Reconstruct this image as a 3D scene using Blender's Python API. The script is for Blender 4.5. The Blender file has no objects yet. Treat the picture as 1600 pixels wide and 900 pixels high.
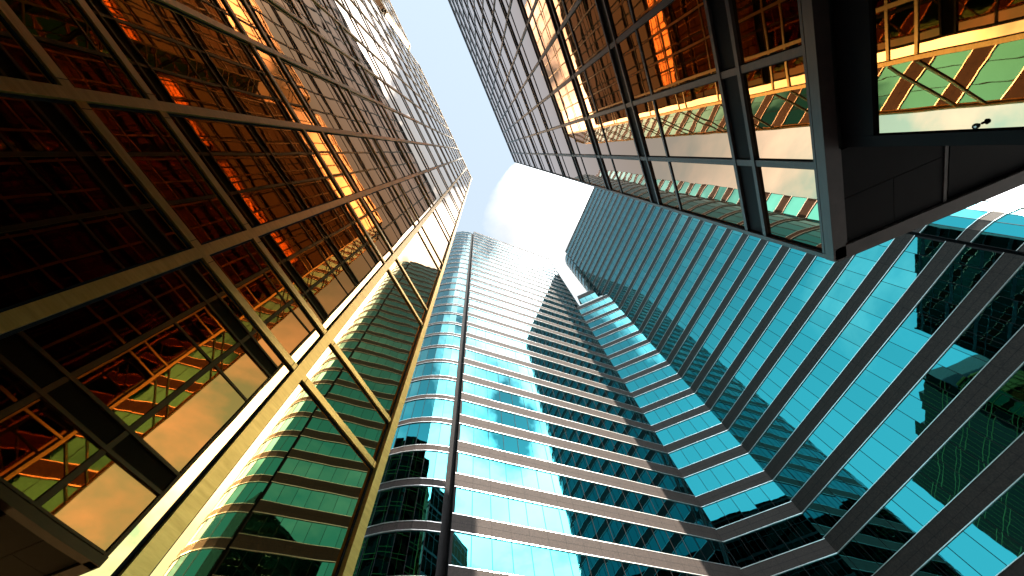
import bpy, math, random
from mathutils import Vector, Matrix

random.seed(7)
S = bpy.context.scene
COL = S.collection
R = math.radians
s2 = 2 ** -0.5

# ------------------------------------------------------------------ camera
cam_d = bpy.data.cameras.new("camera")
cam = bpy.data.objects.new("camera", cam_d)
COL.objects.link(cam)
cam_d.sensor_width = 36.0
cam_d.lens = 12.51
cam_d.clip_start = 0.05
cam_d.clip_end = 5000
RIGHT = Vector((0.91256693, 0.40027354, -0.08368215))
DOWN = Vector((-0.40251471, 0.84314866, -0.35648598))
FWD = Vector((-0.07213541, 0.35900061, 0.93054556))
CAMP = Vector((0, 0, 1.6))
m = Matrix((RIGHT, -DOWN, -FWD)).transposed().to_4x4()
m.translation = CAMP
cam.matrix_world = m
S.camera = cam

def proj(P):
    d = Vector(P) - CAMP
    zf = d.dot(FWD)
    if zf < 0.05:
        return None
    return (800 + 556 * d.dot(RIGHT) / zf, 450 + 556 * d.dot(DOWN) / zf)

# ------------------------------------------------------------------ light
SUN_EL, SUN_AZ = R(30), R(118)          # azimuth clockwise from +Y
S.view_settings.view_transform = 'Standard'
S.view_settings.look = 'None'
S.view_settings.exposure = 2.38
S.view_settings.gamma = 1.0
S.view_settings.use_curve_mapping = False
S.render.engine = 'CYCLES'
S.cycles.max_bounces = 12
S.cycles.glossy_bounces = 10
S.cycles.diffuse_bounces = 4
S.cycles.sample_clamp_indirect = 4.0
S.cycles.use_denoising = True

W = bpy.data.worlds.new("World")
S.world = W
W.use_nodes = True
nt = W.node_tree
N, L = nt.nodes, nt.links
N.clear()

def node(t, nt_=None, **kw):
    n = (nt_ or nt).nodes.new(t)
    for k, v in kw.items():
        setattr(n, k, v)
    return n

def math_(op, a, b=None, c=None, nt_=None, clamp=False):
    T = nt_ or nt
    n = T.nodes.new('ShaderNodeMath')
    n.operation = op
    n.use_clamp = clamp
    for i, v in enumerate((a, b, c)):
        if v is None:
            continue
        if isinstance(v, (int, float)):
            n.inputs[i].default_value = v
        else:
            T.links.new(v, n.inputs[i])
    return n.outputs[0]

def smooth(v, lo, hi, nt_=None):
    T = nt_ or nt
    n = T.nodes.new('ShaderNodeMapRange')
    n.interpolation_type = 'SMOOTHSTEP'
    n.inputs['From Min'].default_value = lo
    n.inputs['From Max'].default_value = hi
    T.links.new(v, n.inputs['Value'])
    return n.outputs['Result']

CLOUD_LO, CLOUD_HI = 3.7, 5.0
VEIL_HI = (4.6, 5.3, 5.6, 1)
VEIL_LO = (6.4, 14.2, 15.6, 1)
sky = node('ShaderNodeTexSky', sky_type='NISHITA', sun_disc=False)
sky.sun_elevation = SUN_EL
sky.sun_rotation = SUN_AZ
sky.air_density = 1.0
sky.dust_density = 0.6
sky.ozone_density = 1.2
tc = node('ShaderNodeTexCoord')
sep = node('ShaderNodeSeparateXYZ')
L.new(tc.outputs['Generated'], sep.inputs[0])
zz = math_('ADD', math_('MAXIMUM', sep.outputs[2], 0.0), 0.22)
px = math_('DIVIDE', sep.outputs[0], zz)
py = math_('DIVIDE', sep.outputs[1], zz)
comb = node('ShaderNodeCombineXYZ')
L.new(px, comb.inputs[0]); L.new(py, comb.inputs[1])
comb.inputs[2].default_value = 3.7
noise = node('ShaderNodeTexNoise')
noise.inputs['Scale'].default_value = 1.9
noise.inputs['Detail'].default_value = 9
noise.inputs['Roughness'].default_value = 0.56
noise.inputs['Distortion'].default_value = 0.35
L.new(comb.outputs[0], noise.inputs['Vector'])

def bank(az, el, lo, hi):
    d = (math.sin(R(az)) * math.cos(R(el)), math.cos(R(az)) * math.cos(R(el)), math.sin(R(el)))
    dp = node('ShaderNodeVectorMath', operation='DOT_PRODUCT')
    L.new(tc.outputs['Generated'], dp.inputs[0])
    dp.inputs[1].default_value = d
    return smooth(dp.outputs['Value'], math.cos(R(lo)), math.cos(R(hi)))

cover = math_('MAXIMUM', bank(108, 52, 44, 18), math_('MULTIPLY', bank(28, 71, 19, 7), 0.9))
cover = math_('MAXIMUM', cover, bank(55, 46, 36, 12))
cover = math_('MAXIMUM', cover, math_('MULTIPLY', bank(-66, 38, 40, 12), 0.56))
cover = math_('MAXIMUM', cover, math_('MULTIPLY', bank(-128, 52, 40, 10), 0.52))
thr = math_('SUBTRACT', 0.70, math_('MULTIPLY', cover, 0.34))
dens = math_('DIVIDE', math_('SUBTRACT', noise.outputs['Fac'], thr), 0.14, clamp=True)
n2 = node('ShaderNodeTexNoise')
n2.inputs['Scale'].default_value = 3.6
n2.inputs['Detail'].default_value = 7
n2.inputs['Roughness'].default_value = 0.6
L.new(comb.outputs[0], n2.inputs['Vector'])
ramp = node('ShaderNodeMapRange')
ramp.inputs['From Min'].default_value = 0.32
ramp.inputs['From Max'].default_value = 0.66
ramp.inputs['To Min'].default_value = CLOUD_LO
ramp.inputs['To Max'].default_value = CLOUD_HI
L.new(n2.outputs['Fac'], ramp.inputs['Value'])
ccol = node('ShaderNodeVectorMath', operation='SCALE')
ccol.inputs[0].default_value = (0.99, 1.0, 1.0)
low = smooth(sep.outputs[2], 0.93, 0.70)                 # clouds away from the zenith are brighter
glow = math_('ADD', math_('ADD', math_('MULTIPLY', bank(112, 50, 44, 12), 17.0), math_('MULTIPLY', low, 2.4)), 1.0)
L.new(math_('MULTIPLY', ramp.outputs[0], glow), ccol.inputs['Scale'])
mixc = node('ShaderNodeMix', data_type='RGBA')
L.new(dens, mixc.inputs['Factor'])
veil = node('ShaderNodeMix', data_type='RGBA')
hz = node('ShaderNodeMapRange')
hz.interpolation_type = 'SMOOTHSTEP'
hz.inputs['From Min'].default_value = 0.97
hz.inputs['From Max'].default_value = 0.45
hz.inputs['To Min'].default_value = 0.52
hz.inputs['To Max'].default_value = 0.72
L.new(sep.outputs[2], hz.inputs['Value'])
L.new(hz.outputs['Result'], veil.inputs['Factor'])
L.new(sky.outputs[0], veil.inputs[6])
vcol = node('ShaderNodeMix', data_type='RGBA')
L.new(smooth(sep.outputs[2], 0.95, 0.62), vcol.inputs['Factor'])
vcol.inputs[6].default_value = VEIL_HI
vcol.inputs[7].default_value = VEIL_LO
L.new(vcol.outputs[2], veil.inputs[7])
L.new(veil.outputs[2], mixc.inputs[6])
L.new(ccol.outputs[0], mixc.inputs[7])
bg = node('ShaderNodeBackground')
bg.inputs['Strength'].default_value = 0.05
L.new(mixc.outputs[2], bg.inputs['Color'])
wo = node('ShaderNodeOutputWorld')
L.new(bg.outputs[0], wo.inputs[0])

sun_d = bpy.data.lights.new("sun", 'SUN')
sun_d.energy = 4.2
sun_d.angle = R(0.5)
sun_d.color = (1.0, 0.88, 0.72)
sun = bpy.data.objects.new("sun", sun_d)
COL.objects.link(sun)
sd = Vector((math.sin(SUN_AZ) * math.cos(SUN_EL), math.cos(SUN_AZ) * math.cos(SUN_EL), math.sin(SUN_EL)))
sun.rotation_euler = sd.to_track_quat('Z', 'Y').to_euler()
sun.location = sd * 300

# ------------------------------------------------------------------ materials
def new_mat(name):
    mt = bpy.data.materials.new(name)
    mt.use_nodes = True
    return mt, mt.node_tree, mt.node_tree.nodes['Principled BSDF']

def obj_coords(T, scale=1.0):
    g = T.nodes.new('ShaderNodeNewGeometry')
    return g.outputs['Position']

def glass_mat(name, col, edge, rough=0.012, wave=0.0015, wscale=0.55, vary=0.08):
    """coated mirror glazing: tinted reflection, gentle roller-wave distortion"""
    mt, T, b = new_mat(name)
    b.inputs['Metallic'].default_value = 1.0
    gi = T.nodes.new('ShaderNodeNewGeometry')
    vr = T.nodes.new('ShaderNodeMapRange')
    vr.inputs['To Min'].default_value = 1 - vary
    vr.inputs['To Max'].default_value = 1 + vary * 0.6
    T.links.new(gi.outputs['Random Per Island'], vr.inputs['Value'])
    vs = T.nodes.new('ShaderNodeVectorMath')
    vs.operation = 'SCALE'
    vs.inputs[0].default_value = col
    T.links.new(vr.outputs['Result'], vs.inputs['Scale'])
    T.links.new(vs.outputs[0], b.inputs['Base Color'])
    b.inputs['Specular Tint'].default_value = (*edge, 1)
    b.inputs['Roughness'].default_value = rough
    nz = T.nodes.new('ShaderNodeTexNoise')
    nz.inputs['Scale'].default_value = wscale
    nz.inputs['Detail'].default_value = 1.5
    T.links.new(obj_coords(T), nz.inputs['Vector'])
    bp = T.nodes.new('ShaderNodeBump')
    bp.inputs['Strength'].default_value = 1.0
    bp.inputs['Distance'].default_value = wave
    T.links.new(nz.outputs['Fac'], bp.inputs['Height'])
    T.links.new(bp.outputs[0], b.inputs['Normal'])
    # faint grime
    n2_ = T.nodes.new('ShaderNodeTexNoise')
    n2_.inputs['Scale'].default_value = 3.0
    n2_.inputs['Detail'].default_value = 6
    T.links.new(obj_coords(T), n2_.inputs['Vector'])
    mr = T.nodes.new('ShaderNodeMapRange')
    mr.inputs['From Min'].default_value = 0.35
    mr.inputs['From Max'].default_value = 0.75
    mr.inputs['To Min'].default_value = rough * 0.5
    mr.inputs['To Max'].default_value = rough * 2.2
    T.links.new(n2_.outputs['Fac'], mr.inputs['Value'])
    T.links.new(mr.outputs[0], b.inputs['Roughness'])
    return mt

def solid_mat(name, c1, c2, rough, metal=0.0, scale=6.0, bump=0.0, stretch=(1, 1, 1), spec=0.5):
    mt, T, b = new_mat(name)
    mp = T.nodes.new('ShaderNodeMapping')
    mp.inputs['Scale'].default_value = stretch
    T.links.new(obj_coords(T), mp.inputs['Vector'])
    nz = T.nodes.new('ShaderNodeTexNoise')
    nz.inputs['Scale'].default_value = scale
    nz.inputs['Detail'].default_value = 7
    nz.inputs['Roughness'].default_value = 0.65
    T.links.new(mp.outputs[0], nz.inputs['Vector'])
    mr = T.nodes.new('ShaderNodeMapRange')
    mr.inputs['From Min'].default_value = 0.32
    mr.inputs['From Max'].default_value = 0.68
    T.links.new(nz.outputs['Fac'], mr.inputs['Value'])
    mx = T.nodes.new('ShaderNodeMix')
    mx.data_type = 'RGBA'
    mx.inputs[6].default_value = (*c1, 1)
    mx.inputs[7].default_value = (*c2, 1)
    T.links.new(mr.outputs[0], mx.inputs['Factor'])
    T.links.new(mx.outputs[2], b.inputs['Base Color'])
    b.inputs['Roughness'].default_value = rough
    b.inputs['Metallic'].default_value = metal
    b.inputs['Specular IOR Level'].default_value = spec
    if bump:
        bp = T.nodes.new('ShaderNodeBump')
        bp.inputs['Strength'].default_value = 0.5
        bp.inputs['Distance'].default_value = bump
        T.links.new(nz.outputs['Fac'], bp.inputs['Height'])
        T.links.new(bp.outputs[0], b.inputs['Normal'])
    return mt

M_TEAL = glass_mat('teal_glass', (0.026, 0.160, 0.180), (0.97, 1.0, 1.0), 0.010, 0.0032, 0.6)
M_COPPER = glass_mat('copper_glass', (0.61, 0.345, 0.125), (1.0, 0.95, 0.92), 0.010, 0.0020, 1.0)
M_COPPERB = glass_mat('bronze_glass', (0.45, 0.275, 0.165), (1.0, 0.95, 0.95), 0.010, 0.0022, 1.0)
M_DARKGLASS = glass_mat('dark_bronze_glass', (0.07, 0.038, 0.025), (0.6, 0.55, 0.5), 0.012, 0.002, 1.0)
M_GRANITE = solid_mat('brown_granite', (0.015, 0.0125, 0.0125), (0.036, 0.027, 0.024), 0.60, 0, 9.0, 0.0, spec=0.08)
M_JOINT = solid_mat('dark_joint', (0.004, 0.004, 0.005), (0.007, 0.007, 0.008), 0.7, spec=0.1)
M_TRIM = solid_mat('aluminium_trim', (0.50, 0.50, 0.51), (0.62, 0.62, 0.63), 0.30, 0.8)
M_BRONZE = solid_mat('bronze_metal', (0.40, 0.23, 0.05), (0.55, 0.33, 0.08), 0.40, 0.95, 5.0, 0.0008, (1, 1, 8))
M_BRONZED = solid_mat('dark_bronze_metal', (0.028, 0.014, 0.014), (0.048, 0.025, 0.024), 0.45, 0.2, 5.0, 0.0008, (1, 1, 8))
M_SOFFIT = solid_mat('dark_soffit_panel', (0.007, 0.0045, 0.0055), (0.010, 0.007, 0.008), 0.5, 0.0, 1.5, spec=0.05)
M_CORE = solid_mat('dark_core', (0.015, 0.014, 0.014), (0.03, 0.028, 0.028), 0.8)
M_LOUVRE = solid_mat('dark_louvre', (0.02, 0.025, 0.03), (0.035, 0.04, 0.045), 0.4, 0.4)
M_PAVE = solid_mat('grey_paving', (0.16, 0.15, 0.14), (0.24, 0.23, 0.21), 0.75, 0, 1.2)
M_COPING = solid_mat('grey_coping', (0.35, 0.34, 0.33), (0.45, 0.44, 0.43), 0.5)

# ------------------------------------------------------------------ builders
class MB:
    def __init__(self):
        self.v, self.f = [], []
        self.parts = []

    def add(self, other, mat):
        """surface pattern of a part: same mesh, own material slot"""
        self.parts.append((other, mat))
        return self

    def quad(self, a, b, c, d):
        i = len(self.v)
        self.v += [tuple(a), tuple(b), tuple(c), tuple(d)]
        self.f.append((i, i + 1, i + 2, i + 3))

    def hexa(self, p):
        i = len(self.v)
        self.v += [tuple(q) for q in p]
        for f in ((0, 3, 2, 1), (4, 5, 6, 7), (0, 1, 5, 4), (1, 2, 6, 5), (2, 3, 7, 6), (3, 0, 4, 7)):
            self.f.append(tuple(i + k for k in f))

    def prism(self, poly, z0, z1):
        i = len(self.v)
        n = len(poly)
        self.v += [(x, y, z0) for x, y in poly] + [(x, y, z1) for x, y in poly]
        for k in range(n):
            j = (k + 1) % n
            self.f.append((i + k, i + j, i + n + j, i + n + k))
        self.f.append(tuple(i + k for k in reversed(range(n))))
        self.f.append(tuple(i + n + k for k in range(n)))

    def build(self, name, mat, parent=None, origin=None):
        me = bpy.data.meshes.new(name)
        o = Vector(origin) if origin is not None else (parent.location.copy() if parent and parent.type == 'EMPTY' else Vector((0, 0, 0)))
        if parent is not None:
            base = world_base(parent)
            o = base
        v, fcs, mi = list(self.v), list(self.f), [0] * len(self.f)
        me.materials.append(mat)
        for k, (ot, mt2) in enumerate(self.parts):
            b0 = len(v)
            v += ot.v
            fcs += [tuple(i + b0 for i in f_) for f_ in ot.f]
            mi += [k + 1] * len(ot.f)
            me.materials.append(mt2)
        me.from_pydata([tuple(Vector(q) - o) for q in v], [], fcs)
        me.polygons.foreach_set('material_index', mi)
        me.update()
        ob = bpy.data.objects.new(name, me)
        COL.objects.link(ob)
        if parent is not None:
            ob.parent = parent
        else:
            ob.location = o
        return ob

def world_base(ob):
    p = Vector((0, 0, 0))
    while ob is not None:
        p += ob.location
        ob = ob.parent
    return p

def thing(name, label, cat, loc, group=None):
    o = bpy.data.objects.new(name, None)
    COL.objects.link(o)
    o.location = loc
    o.empty_display_size = 1
    o['label'] = label
    o['category'] = cat
    if group:
        o['group'] = group
    return o

class Face:
    """vertical facade plane: origin p, along t (2D unit), outward normal n (2D unit)"""
    def __init__(self, p0, p1, n):
        self.p0 = Vector(p0)
        d = Vector(p1) - self.p0
        self.len = d.length
        self.t = d / self.len
        self.n = Vector(n)

    def P(self, s, z, d=0.0):
        q = self.p0 + self.t * s + self.n * d
        return Vector((q.x, q.y, z))

    def box(self, mb, s0, s1, z0, z1, d0, d1):
        mb.hexa([self.P(s0, z0, d0), self.P(s1, z0, d0), self.P(s1, z0, d1), self.P(s0, z0, d1),
                 self.P(s0, z1, d0), self.P(s1, z1, d0), self.P(s1, z1, d1), self.P(s0, z1, d1)])

    def pane(self, mb, s0, s1, z0, z1, d, tilt=0.0):
        a = random.gauss(0, tilt) * (s1 - s0)
        b = random.gauss(0, tilt) * (z1 - z0)
        mb.quad(self.P(s0, z0, d - a - b), self.P(s1, z0, d + a - b), self.P(s1, z1, d + a + b), self.P(s0, z1, d - a + b))

def sub(mb_name, mb, mat, parent):
    return mb.build(mb_name, mat, parent)

# ------------------------------------------------------------------ ground
g = MB()
g.quad((-1500, -1500, 0), (1500, -1500, 0), (1500, 1500, 0), (-1500, 1500, 0))
go = g.build('pavement', M_PAVE)
go['kind'] = 'structure'

# ------------------------------------------------------------------ banded office towers
D = 45.0
C1 = Vector((0.1525 * D, D))
C2 = Vector((0.342 * D, D))
FLOOR, ZB0, BAND, ROOF = 3.94, 25.15, 1.38, 133.3
KLO = -6
PAN = 1.705

def banded_wall(root, faces, z_roof, k_top, band_h, tilt, d_glass=-0.05, joint=True, klo=KLO, wname='window', louvre_below=None, pan=PAN):
    """faces: list of Face in order; per storey one window strip (+ glazing bars) and one spandrel (+ trims)"""
    for k in range(klo, k_top + 1):
        zb = ZB0 + FLOOR * k
        zt = zb + band_h if k < k_top else z_roof
        zn = zb + FLOOR
        sp, tr, jo, gl, br = MB(), MB(), MB(), MB(), MB()
        for f in faces:
            n = max(1, round(f.len / pan))
            w = f.len / n
            f.box(sp, 0, f.len, max(zb, 0), zt, -0.30, 0.0)
            f.box(tr, 0, f.len, zb - 0.055, zb, -0.2, 0.05)
            f.box(tr, 0, f.len, zt, zt + 0.045, -0.2, 0.035)
            for i in range(0, n + 1):
                if 0 < i < n or (i == 0):
                    f.box(jo, w * i - 0.012, w * i + 0.012, zb + 0.003, zt - 0.003, -0.1, 0.004)
            if band_h > 1:
                zm = zb + (zt - zb) * 0.5
                f.box(jo, 0.003, f.len - 0.003, zm - 0.012, zm + 0.012, -0.1, 0.0025)
            if k < k_top:
                for i in range(n):
                    f.pane(gl, w * i, w * (i + 1), zt + 0.02, zn - 0.05, d_glass, tilt)
                    f.box(br, w * i - 0.022, w * i + 0.022, zt + 0.045, zn - 0.07, d_glass - 0.1, d_glass + 0.025)
        if zt > 0:
            sp.add(tr, M_TRIM).add(jo, M_JOINT).build('spandrel', M_GRANITE, root)
        if gl.v:
            if louvre_below is not None and zn <= louvre_below:
                lv = MB()
                for f in faces:
                    z = zt + 0.05
                    while z < zn - 0.1:
                        f.box(lv, 0, f.len, z, z + 0.07, -0.25, -0.02)
                        z += 0.19
                    f.box(lv, 0, f.len, zt + 0.046, zn - 0.071, -0.3, -0.26)
                lv.build('louvre', M_LOUVRE, root)
            else:
                gl.add(br, M_JOINT).build(wname, M_TEAL, root)

def arc_faces(C, Rr, e1, e2, a0, a1, pan):
    n = max(2, round(Rr * (a1 - a0) / pan))
    pts = []
    for i in range(n + 1):
        a = a0 + (a1 - a0) * i / n
        pts.append(C + e1 * (Rr * math.cos(a)) + e2 * (Rr * math.sin(a)))
    fs = []
    for i in range(n):
        mid = (pts[i] + pts[i + 1]) / 2 - C
        fs.append(Face(pts[i], pts[i + 1], mid.normalized()))
    return fs, pts

T1 = Vector((s2, s2)); N1 = Vector((s2, -s2))       # F1 direction / outward normal
T3 = Vector((s2, -s2)); N3 = Vector((-s2, -s2))     # F3 direction / outward normal

def body(root, poly, z1, name='wall', z0=0.0):
    b = MB(); b.prism(poly, z0, z1)
    return b.build(name, M_CORE, root)

def shrink(pts, c, d):
    out = []
    for p in pts:
        v = p - c
        out.append(c + v * (1 - d / v.length))
    return out

# --- left (bright) tower -------------------------------------------------
tl = thing('office_tower', 'tall banded tower with sunlit granite stripes and a rounded left end, left of link block', 'office tower', (-4, 35, 0))
p_l, p_r = Vector((-14.02, 24.12)), Vector((7.73, 45.87))
f1 = Face(p_l, p_r, N1)
banded_wall(tl, [f1], ROOF, 27, BAND, 0.0009)
RL = 8.6
st = p_l - T1 * 0.75 - N1 * 0.4
CL = st - N1 * RL
rf, rp = arc_faces(CL, RL, N1, -T1, 0, R(90), 1.13)
banded_wall(tl, rf, 131.6, 27, 0.68, 0.0012, louvre_below=17.4, pan=1.2)
no = MB()
fN = Face(p_l - T1 * 0.76, p_l, N1)
fN.box(no, 0.0, 0.74, 0, 132.4, -1.2, -0.75)
Face(p_l, p_l - N1 * 0.75, -T1).box(no, 0.003, 0.75, 0, 133.0, -0.2, 0.0)
no.build('recess', M_JOINT, tl)
endb = p_r - N1 * 15
body(tl, [tuple(p_l - N1 * 0.32), tuple(p_r - N1 * 0.32), tuple(endb), tuple(p_l - N1 * 15)], 132.9)
b = MB(); b.prism([tuple(q) for q in shrink(rp, CL, 0.35)] + [tuple(CL)], 0, 131.3); b.build('wall', M_CORE, tl)
# far wing behind the nose, standing proud of it
w0 = rp[-1] - T1 * 0.2 + (-N1) * 0.8
w1 = w0 - T1 * 2.5
w2 = w1 - N1 * 14
banded_wall(tl, [Face(w1, w0, N1), Face(w2, w1, -T1)], ROOF, 27, BAND, 0.0009, klo=-2)
body(tl, [tuple(w0 - N1 * 0.33 + T1 * 4), tuple(w1 - N1 * 0.33 + T1 * 0.33), tuple(w2 + T1 * 0.33), tuple(w2 + T1 * 6)], 132.9)
# return end of the slab
Er = Face(p_r, endb, T1)
banded_wall(tl, [Er], ROOF, 27, BAND, 0.0009, klo=14)

# --- right (turquoise) tower ----------------------------------------------
tr_ = thing('office_tower', 'tall turquoise banded tower with dark shaded stripes, right of link block', 'office tower', (26, 35, 0))
q_l, q_r = Vector((14.5, 45.9)), Vector((36.1, 24.3))
f3 = Face(q_l, q_r, N3)
banded_wall(tr_, [f3], ROOF, 27, BAND, 0.0009)
RR = 5.0
st = q_r + T3 * 0.35 - N3 * 0.3
CR = st - N3 * RR
rf, rp = arc_faces(CR, RR, N3, T3, 0, R(170), 1.1)
banded_wall(tr_, rf, 131.6, 27, 1.0, 0.0012, pan=1.2)
b = MB(); b.prism([tuple(q) for q in shrink(rp, CR, 0.35)], 0, 131.3); b.build('wall', M_CORE, tr_)
st = q_l - T3 * 0.35 - N3 * 0.3
CB = st - N3 * RR
rf, rp = arc_faces(CB, RR, N3, -T3, 0, R(150), 1.1)
banded_wall(tr_, rf, 131.6, 27, 1.0, 0.0012, klo=14, pan=1.2)
b = MB(); b.prism([tuple(q) for q in shrink(rp, CB, 0.35)], 88.2, 131.3); b.build('wall', M_CORE, tr_)
no = MB()
Face(q_r, q_r + T3 * 0.36, N3).box(no, 0.0, 0.35, 0, 132.4, -1.0, -0.6)
Face(q_r - N3 * 0.6, q_r, T3).box(no, 0.0, 0.58, 0, 133.0, -0.15, 0.0)
no.build('recess', M_JOINT, tr_)
body(tr_, [tuple(q_l - N3 * 0.32), tuple(q_l - N3 * 9.5), tuple(q_r - N3 * 9.5), tuple(q_r - N3 * 0.32)], 132.9)

# --- link block -------------------------------------------------------------
lk = thing('link_block', 'low turquoise link block wedged in the corner between the two banded office towers', 'building', (11, 47, 0))
f2 = Face(C1, C2, Vector((0, -1)))
LK = 15
banded_wall(lk, [f2], 85.95, LK, BAND * 0.92, 0.0007)
body(lk, [(C1.x + 0.1, D + 0.32), (C2.x - 0.1, D + 0.32), (C2.x - 1.5, D + 6), (C1.x + 1.5, D + 6)], 86.0)
cp = MB()
cp.prism([(C1.x + 0.9, D + 0.9), (C2.x - 0.9, D + 0.9), (C2.x - 2, D + 5), (C1.x + 2, D + 5)], 85.95, 88.2)
cp.build('coping', M_COPING, lk)
up = MB()
fu = Face((8.9, 47.2), (14.0, 47.2), (0, -1))
fu.box(up, 0, fu.len, 88.2, 90.6, -3, 0)
up.build('spandrel', M_GRANITE, lk)
up = MB()
fu.box(up, 0, fu.len, 94.2, 96.4, -3, 0)
up.build('spandrel', M_GRANITE, lk)
gu = MB(); bu = MB()
for i in range(3):
    fu.pane(gu, fu.len / 3 * i, fu.len / 3 * (i + 1), 90.6, 94.2, -0.05, 0.0008)
    fu.box(bu, fu.len / 3 * i - 0.03, fu.len / 3 * i + 0.03, 90.61, 94.19, -0.1, -0.02)
gu.add(bu, M_JOINT).build('window', M_TEAL, lk)

# ------------------------------------------------------------------ copper towers
A = 2.1
B = 3.63
Z0 = 1.6

def area_on_screen(q):
    pts = [proj(p) for p in q]
    if any(p is None for p in pts):
        return 0
    # clip roughly to frame
    pts = [(min(max(x, -60), 1660), min(max(y, -60), 960)) for x, y in pts]
    a = 0
    for i in range(4):
        x0, y0 = pts[i]; x1, y1 = pts[(i + 1) % 4]
        a += x0 * y1 - x1 * y0
    return abs(a) / 2

def panes(root, items, mat, tilt):
    """items: (face, s0, s1, z0, z1, depth).  the 100 largest in view are parts, the rest one stuff part"""
    sc = []
    for it in items:
        f, s0, s1, z0, z1, d = it
        sc.append((area_on_screen([f.P(s0, z0), f.P(s1, z0), f.P(s1, z1), f.P(s0, z1)]), it))
    sc.sort(key=lambda q: -q[0])
    rest = MB()
    for i, (ar, (f, s0, s1, z0, z1, d)) in enumerate(sc):
        if i < 100 and ar > 0:
            w = MB(); f.pane(w, s0, s1, z0, z1, d, tilt); w.build('window', mat, root)
        else:
            f.pane(rest, s0, s1, z0, z1, d, tilt)
    o = rest.build('window', mat, root)
    o['kind'] = 'stuff'

# --- copper tower on the left ------------------------------------------------
ta = thing('copper_tower', 'copper mirror glass tower with gold grid bars and notched roofline, filling the left side', 'office tower', (-A, 2.4, 0))
x0 = -A
yE, yN0, yN1, yN2, yEnd = 1.075 * A, -4.73 * A, -5.16 * A, -5.6 * A, -34.0
xin = -1.43 * A
yF = yE + 0.80 * A
xF = x0 - 0.80 * A
fa = [Face((x0, yE), (x0, yN0), (1, 0)),
      Face((x0, yN0), (xin, yN1), (s2, -s2)),
      Face((xin, yN1), (x0, yN2), (s2, s2)),
      Face((x0, yN2), (x0, yEnd), (1, 0)),
      Face((xF, yF), (x0, yE), (s2, s2))]
GD = -0.032          # glass behind bar face
BAY = 0.53 * A
zrows = []
for k in range(-1, 14):
    zrows += [Z0 + (1.265 + 1.42 * k) * A, Z0 + (1.555 + 1.42 * k) * A]
ztop = Z0 + 20.25 * A
HB = 0.0185 * A       # half bar width
own = [1.0 + 0.035, 0.455 - 0.003, -0.093, -0.61]
while own[-1] - 0.52 > -4.7:
    own.append(own[-1] - 0.52)
own_y = [v * A for v in own]
def face_bays(f, i):
    if i == 0:
        return [yE - v for v in own_y] + [f.len]
    n = max(1, round(f.len / BAY)) if i < 4 else 1
    return [f.len * j / n for j in range(n + 1)]
items = []
lv = [0.0] + [z for z in zrows if z > 0.2] + [ztop]
for i, f in enumerate(fa):
    bs = face_bays(f, i)
    for j in range(len(bs) - 1):
        for q in range(len(lv) - 1):
            items.append((f, bs[j], bs[j + 1], lv[q], lv[q + 1], GD))
    for j, s in enumerate(bs):
        if (0 < i < 4 and j == 0) or (i == 4 and j > 0):
            continue
        mbm = MB()
        h = HB * (1.25 if (i == 0 and j in (0, 1)) else 1.0)
        f.box(mbm, s - h, s + h, 0, ztop, GD - 0.02, 0.0 if j else 0.02)
        gk = MB()
        f.box(gk, max(s - h - 0.017, 0), min(s + h + 0.017, f.len), 0, ztop, GD - 0.022, GD + 0.007)
        mbm.add(gk, M_JOINT).build('mullion', M_BRONZE, ta)
panes(ta, items, M_COPPER, 0.0007)
for z in zrows:
    if z < 0.2:
        continue
    tb = MB()
    for i, f in enumerate(fa):
        bs = face_bays(f, i)
        for j in range(len(bs) - 1):
            f.box(tb, bs[j] + HB, bs[j + 1] - HB, z - HB * 0.85, z + HB * 0.85, GD - 0.02, -0.008)
    gk = MB()
    for i, f in enumerate(fa):
        bs = face_bays(f, i)
        for j in range(len(bs) - 1):
            f.box(gk, bs[j] + HB + 0.019, bs[j + 1] - HB - 0.019, z - HB * 0.85 - 0.015, z + HB * 0.85 + 0.015, GD - 0.021, GD + 0.005)
            for e in (bs[j] + HB + 0.05, bs[j + 1] - HB - 0.05):      # cover-cap joints
                f.box(gk, e - 0.002, e + 0.002, z - HB * 0.8, z + HB * 0.8, -0.02, -0.0065)
    tb.add(gk, M_JOINT).build('transom', M_BRONZE, ta)
pr = MB()
for f in fa:
    f.box(pr, 0.0, f.len, ztop, ztop + 0.25, -0.3, 0.03)
pr.build('parapet', M_BRONZE, ta)
body(ta, [(x0 - 0.12, yE - 0.05), (xF - 0.05, yF - 0.12), (-36, yF - 0.12), (-36, yEnd), (x0 - 0.12, yEnd), (x0 - 0.12, yN2 - 0.05), (xin - 0.12, yN1), (x0 - 0.12, yN0 + 0.05)], ztop)
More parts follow.
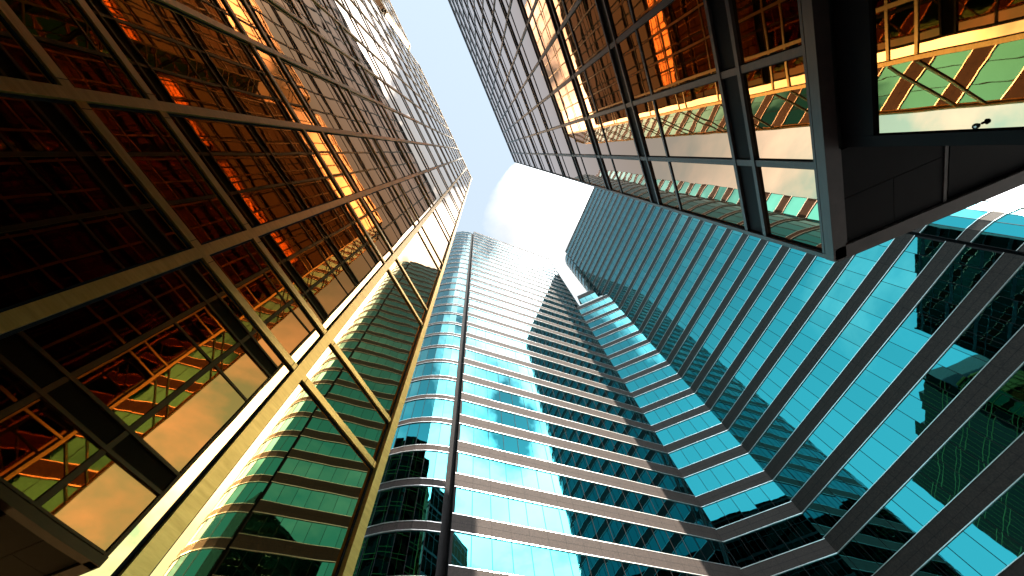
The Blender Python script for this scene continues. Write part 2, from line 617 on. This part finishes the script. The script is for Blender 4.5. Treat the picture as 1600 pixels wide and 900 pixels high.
# rear wing: taller, with a stepped roofline towards the street
ZW = ztop + 5.2
eg, eb = MB(), MB()
steps = [(xF, ztop), (-4.4, ztop + 4.6)] + [(-6.2 - 3.73 * k, ZW + 0.7 * (k % 2)) for k in range(0, 9)]
for (xa, za), (xb, _) in zip(steps[:-1], steps[1:]):
    fe = Face((xb, yF), (xa, yF), (0, 1))
    nb = max(1, round(fe.len / 1.25))
    zl = [z for z in zrows if z > 0.2 and z < za - 0.4]
    zl += [ztop + 1.6, ztop + 2.2] if za > ztop + 3 else []
    cut = [0.0] + zl + [za]
    for j in range(nb):
        for q in range(len(cut) - 1):
            fe.pane(eg, fe.len / nb * j, fe.len / nb * (j + 1), cut[q], cut[q + 1], GD, 0.0007)
        fe.box(eb, fe.len / nb * j - HB * 0.5, fe.len / nb * j + HB * 0.5, 0, za, GD - 0.02, -0.01)
    for z in zl:
        fe.box(eb, 0, fe.len, z - HB, z + HB, GD - 0.02, 0.0)
    if za > ztop:
        body(ta, [(xa - 0.003, yF - 0.12), (xb, yF - 0.12), (xb, yEnd + 2), (xa - 0.003, yEnd + 2)], za, z0=ztop + 0.01)
eg.add(eb, M_BRONZE).build('end_glazing', M_DARKGLASS, ta)

# --- copper tower on the right -------------------------------------------------
tb_ = thing('copper_tower', 'dark copper glass tower with heavy bronze bands and an overhanging soffit, upper right', 'office tower', (B, 3.16, 0))
yB = 0.835 * B
zbot = Z0 + 1.13 * B
ztopB = Z0 + 13.72 * B
fb = [Face((B, -34.0), (B, yB), (-1, 0))]
f = fb[0]
ys = [0.835, 0.487]
while ys[-1] - 0.3565 > -34.0 / B:
    ys.append(ys[-1] - 0.3565)
ss = sorted([v * B + 34.0 for v in ys])
HBb = 0.016 * B
bands = []           # (z0,z1) of dark spandrel bands, thin rails
thin = []
for k in range(0, 13):
    bands.append((Z0 + (1.45 + k) * B, Z0 + (1.565 + k) * B))
    thin.append(Z0 + (2.17 + k) * B)
bands = [q for q in bands if q[1] < ztopB]
thin = [z for z in thin if z < ztopB - 0.2]
cuts = [zbot] + sorted([v for q in bands for v in q] + thin) + [ztopB]
items = []
for j in range(len(ss) - 1):
    for q in range(len(cuts) - 1):
        if any(abs(cuts[q] - b0) < 1e-6 for b0, b1 in bands):
            continue
        items.append((f, ss[j], ss[j + 1], cuts[q], cuts[q + 1], GD))
panes(tb_, items, M_COPPERB, 0.0007)
for j, s in enumerate(ss):
    mbm = MB()
    last = j == len(ss) - 1
    h = HBb * (1.15 if last else 0.8)
    f.box(mbm, s - h, s + (0.001 if last else h), zbot, ztopB, GD - 0.02, 0.02 if last else 0.0)
    gk = MB()
    f.box(gk, s - h - 0.016, min(s + h + 0.016, f.len), zbot, ztopB, GD - 0.022, GD + 0.007)
    mbm.add(gk, M_JOINT).build('mullion', M_BRONZED, tb_)
for b0, b1 in bands:
    sb = MB(); rb = MB()
    f.box(sb, 0, yB + 34.0 - 0.01, b0, b1, -0.12, -0.03)
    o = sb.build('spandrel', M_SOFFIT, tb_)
    for z in (b0, b1):
        f.box(rb, 0, yB + 34.0 - 0.01, z - HBb * 0.55, z + HBb * 0.55, -0.1, 0.012)
    rb.build('rail', M_BRONZED, o)
for z in thin:
    rb = MB()
    f.box(rb, 0, yB + 34.0 - 0.01, z - HBb * 0.5, z + HBb * 0.5, -0.1, -0.01)
    gk = MB()
    f.box(gk, 0, yB + 34.0 - 0.02, z - HBb * 0.5 - 0.014, z + HBb * 0.5 + 0.014, -0.09, GD + 0.004)
    rb.add(gk, M_JOINT).build('transom', M_BRONZED, tb_)
# bottom beam, roof edge
bm_ = MB()
f.box(bm_, 0, yB + 34.0, zbot - 0.05, zbot + 0.07, -0.14, 0.025)
f.box(bm_, 0, yB + 34.0, zbot + 0.09, zbot + 0.125, -0.14, 0.015)
bm_.build('bottom_beam', M_BRONZED, tb_)
pr = MB()
f.box(pr, 0, yB + 34.0, ztopB, ztopB + 0.25, -0.3, 0.03)
pr.build('parapet', M_BRONZED, tb_)
# side face (towards the blue towers)
XB = 30.0
fs = Face((B, yB), (XB, yB), (0, 1))
eg, eb = MB(), MB()
nb = 19
for j in range(nb):
    for q in range(len(cuts) - 1):
        fs.pane(eg, fs.len / nb * j, fs.len / nb * (j + 1), cuts[q], cuts[q + 1], GD, 0.0007)
    fs.box(eb, fs.len / nb * j + (0.0 if j == 0 else -HBb), fs.len / nb * j + HBb, zbot, ztopB, GD - 0.02, -0.01)
for b0, b1 in bands:
    fs.box(eb, 0, fs.len, b0, b1, GD - 0.02, 0.0)
for z in thin:
    fs.box(eb, 0, fs.len, z - HBb, z + HBb, GD - 0.02, -0.004)
eg.add(eb, M_BRONZED).build('end_glazing', M_DARKGLASS, tb_)
bm_ = MB()
fs.box(bm_, 0, fs.len, zbot - 0.05, zbot + 0.10, -0.16, 0.025)
bm_.build('bottom_beam', M_BRONZED, tb_)
body(tb_, [(B + 0.13, -34), (XB, -34), (XB, yB - 0.13), (B + 0.13, yB - 0.13)], ztopB, z0=zbot + 0.06)
# soffit of the overhang: framed dark panels
zs = zbot - 0.0
def slab(mb, xa, xb, ya, yb, za, zb):
    mb.prism([(xa, ya), (xb, ya), (xb, yb), (xa, yb)], za, zb)
so = MB()
yc = 0.45 * B
cols = [1.045 * B, 1.392 * B]
rows = [yc + 0.03, 0.625 * B, 0.80 * B]
slab(so, cols[0], cols[1] - 0.012, rows[0], rows[1] - 0.008, zs - 0.012, zs + 0.05)
xm = 1.222 * B
slab(so, cols[0], xm - 0.008, rows[1], rows[2], zs - 0.012, zs + 0.05)
slab(so, xm, cols[1] - 0.012, rows[1], rows[2], zs - 0.012, zs + 0.05)
x = cols[1] + 0.1
while x < XB - 1.5:
    slab(so, x, x + 1.40, rows[0], rows[2], zs + 0.02, zs + 0.055)
    x += 1.45
slab(so, B + 0.03, 1.06 * B - 0.01, -34, yc - 0.01, zs + 0.02, zs + 0.055)
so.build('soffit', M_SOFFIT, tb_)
sf = MB()
slab(sf, cols[0], XB, 0.80 * B + 0.02, yB - 0.17, zs - 0.035, zs + 0.058)
slab(sf, B + 0.15, B + 0.15 + 0.03, yc, 0.80 * B, zs - 0.03, zs + 0.057)
slab(sf, cols[1] - 0.01, cols[1] + 0.03, yc + 0.04, 0.80 * B, zs - 0.022, zs + 0.056)
sf.build('soffit_frame', M_BRONZED, tb_)
# set-back lower wall under the overhang
xc = 1.06 * B
fc = Face((xc, -34.0), (xc, yc), (-1, 0))
cg, cf = MB(), MB()
edges = [34.0 + 0.418 * B]
while edges[-1] - 2.6 > 0:
    edges.append(edges[-1] - 2.6)
edges = sorted(edges + [0.0])
for j in range(len(edges) - 1):
    w = MB()
    fc.pane(w, edges[j], edges[j + 1], 0.0, zbot - 0.10 * B, -0.03, 0.0004)
    w.build('lower_window', M_COPPERB, tb_)
fc.box(cf, 34 + 0.418 * B, fc.len, 0, zbot - 0.005, -0.2, 0.0)
fc.box(cf, 0, 34 + 0.418 * B - 0.003, zbot - 0.10 * B, zbot - 0.005, -0.2, 0.0)
for s_ in edges[1:-1]:
    fc.box(cf, s_ - 0.03, s_ + 0.03, 0, zbot - 0.10 * B - 0.003, -0.1, 0.0)
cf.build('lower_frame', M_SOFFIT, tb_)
body(tb_, [(xc + 0.21, -34), (XB - 3, -34), (XB - 3, yc - 0.003), (xc + 0.21, yc - 0.003)], zbot - 0.01, 'lower_wall')

# small round fitting fixed to the lower edge of the set-back window
lt = thing('spotlight', 'tiny round dark spotlight with pale lens at the edge of the set-back window', 'spotlight', (xc - 0.02, 0.404 * B, Z0 + 0.80 * B))
def cyl(mb, c, ax, r0, r1, l0, l1, n=20):
    ax = Vector(ax).normalized()
    e1 = ax.orthogonal().normalized(); e2 = ax.cross(e1)
    i = len(mb.v)
    c = Vector(c)
    for l_, r_ in ((l0, r0), (l1, r1)):
        for k in range(n):
            a = 2 * math.pi * k / n
            mb.v.append(tuple(c + ax * l_ + e1 * (r_ * math.cos(a)) + e2 * (r_ * math.sin(a))))
    for k in range(n):
        j = (k + 1) % n
        mb.f.append((i + k, i + j, i + n + j, i + n + k))
    mb.f.append(tuple(i + k for k in reversed(range(n))))
    mb.f.append(tuple(i + n + k for k in range(n)))
cc = Vector((xc, 0.404 * B, Z0 + 0.80 * B))
mbx = MB(); cyl(mbx, cc, (-1, 0, 0), 0.010, 0.010, -0.02, 0.012); mbx.build('bracket', M_BRONZED, lt)
mbx = MB(); cyl(mbx, cc, (-1, 0, -0.35), 0.024, 0.019, 0.012, 0.026); mbx.build('housing', M_JOINT, lt)
mbx = MB(); cyl(mbx, cc, (-1, 0, -0.35), 0.008, 0.008, 0.026, 0.028); mbx.build('lens', M_TRIM, lt)
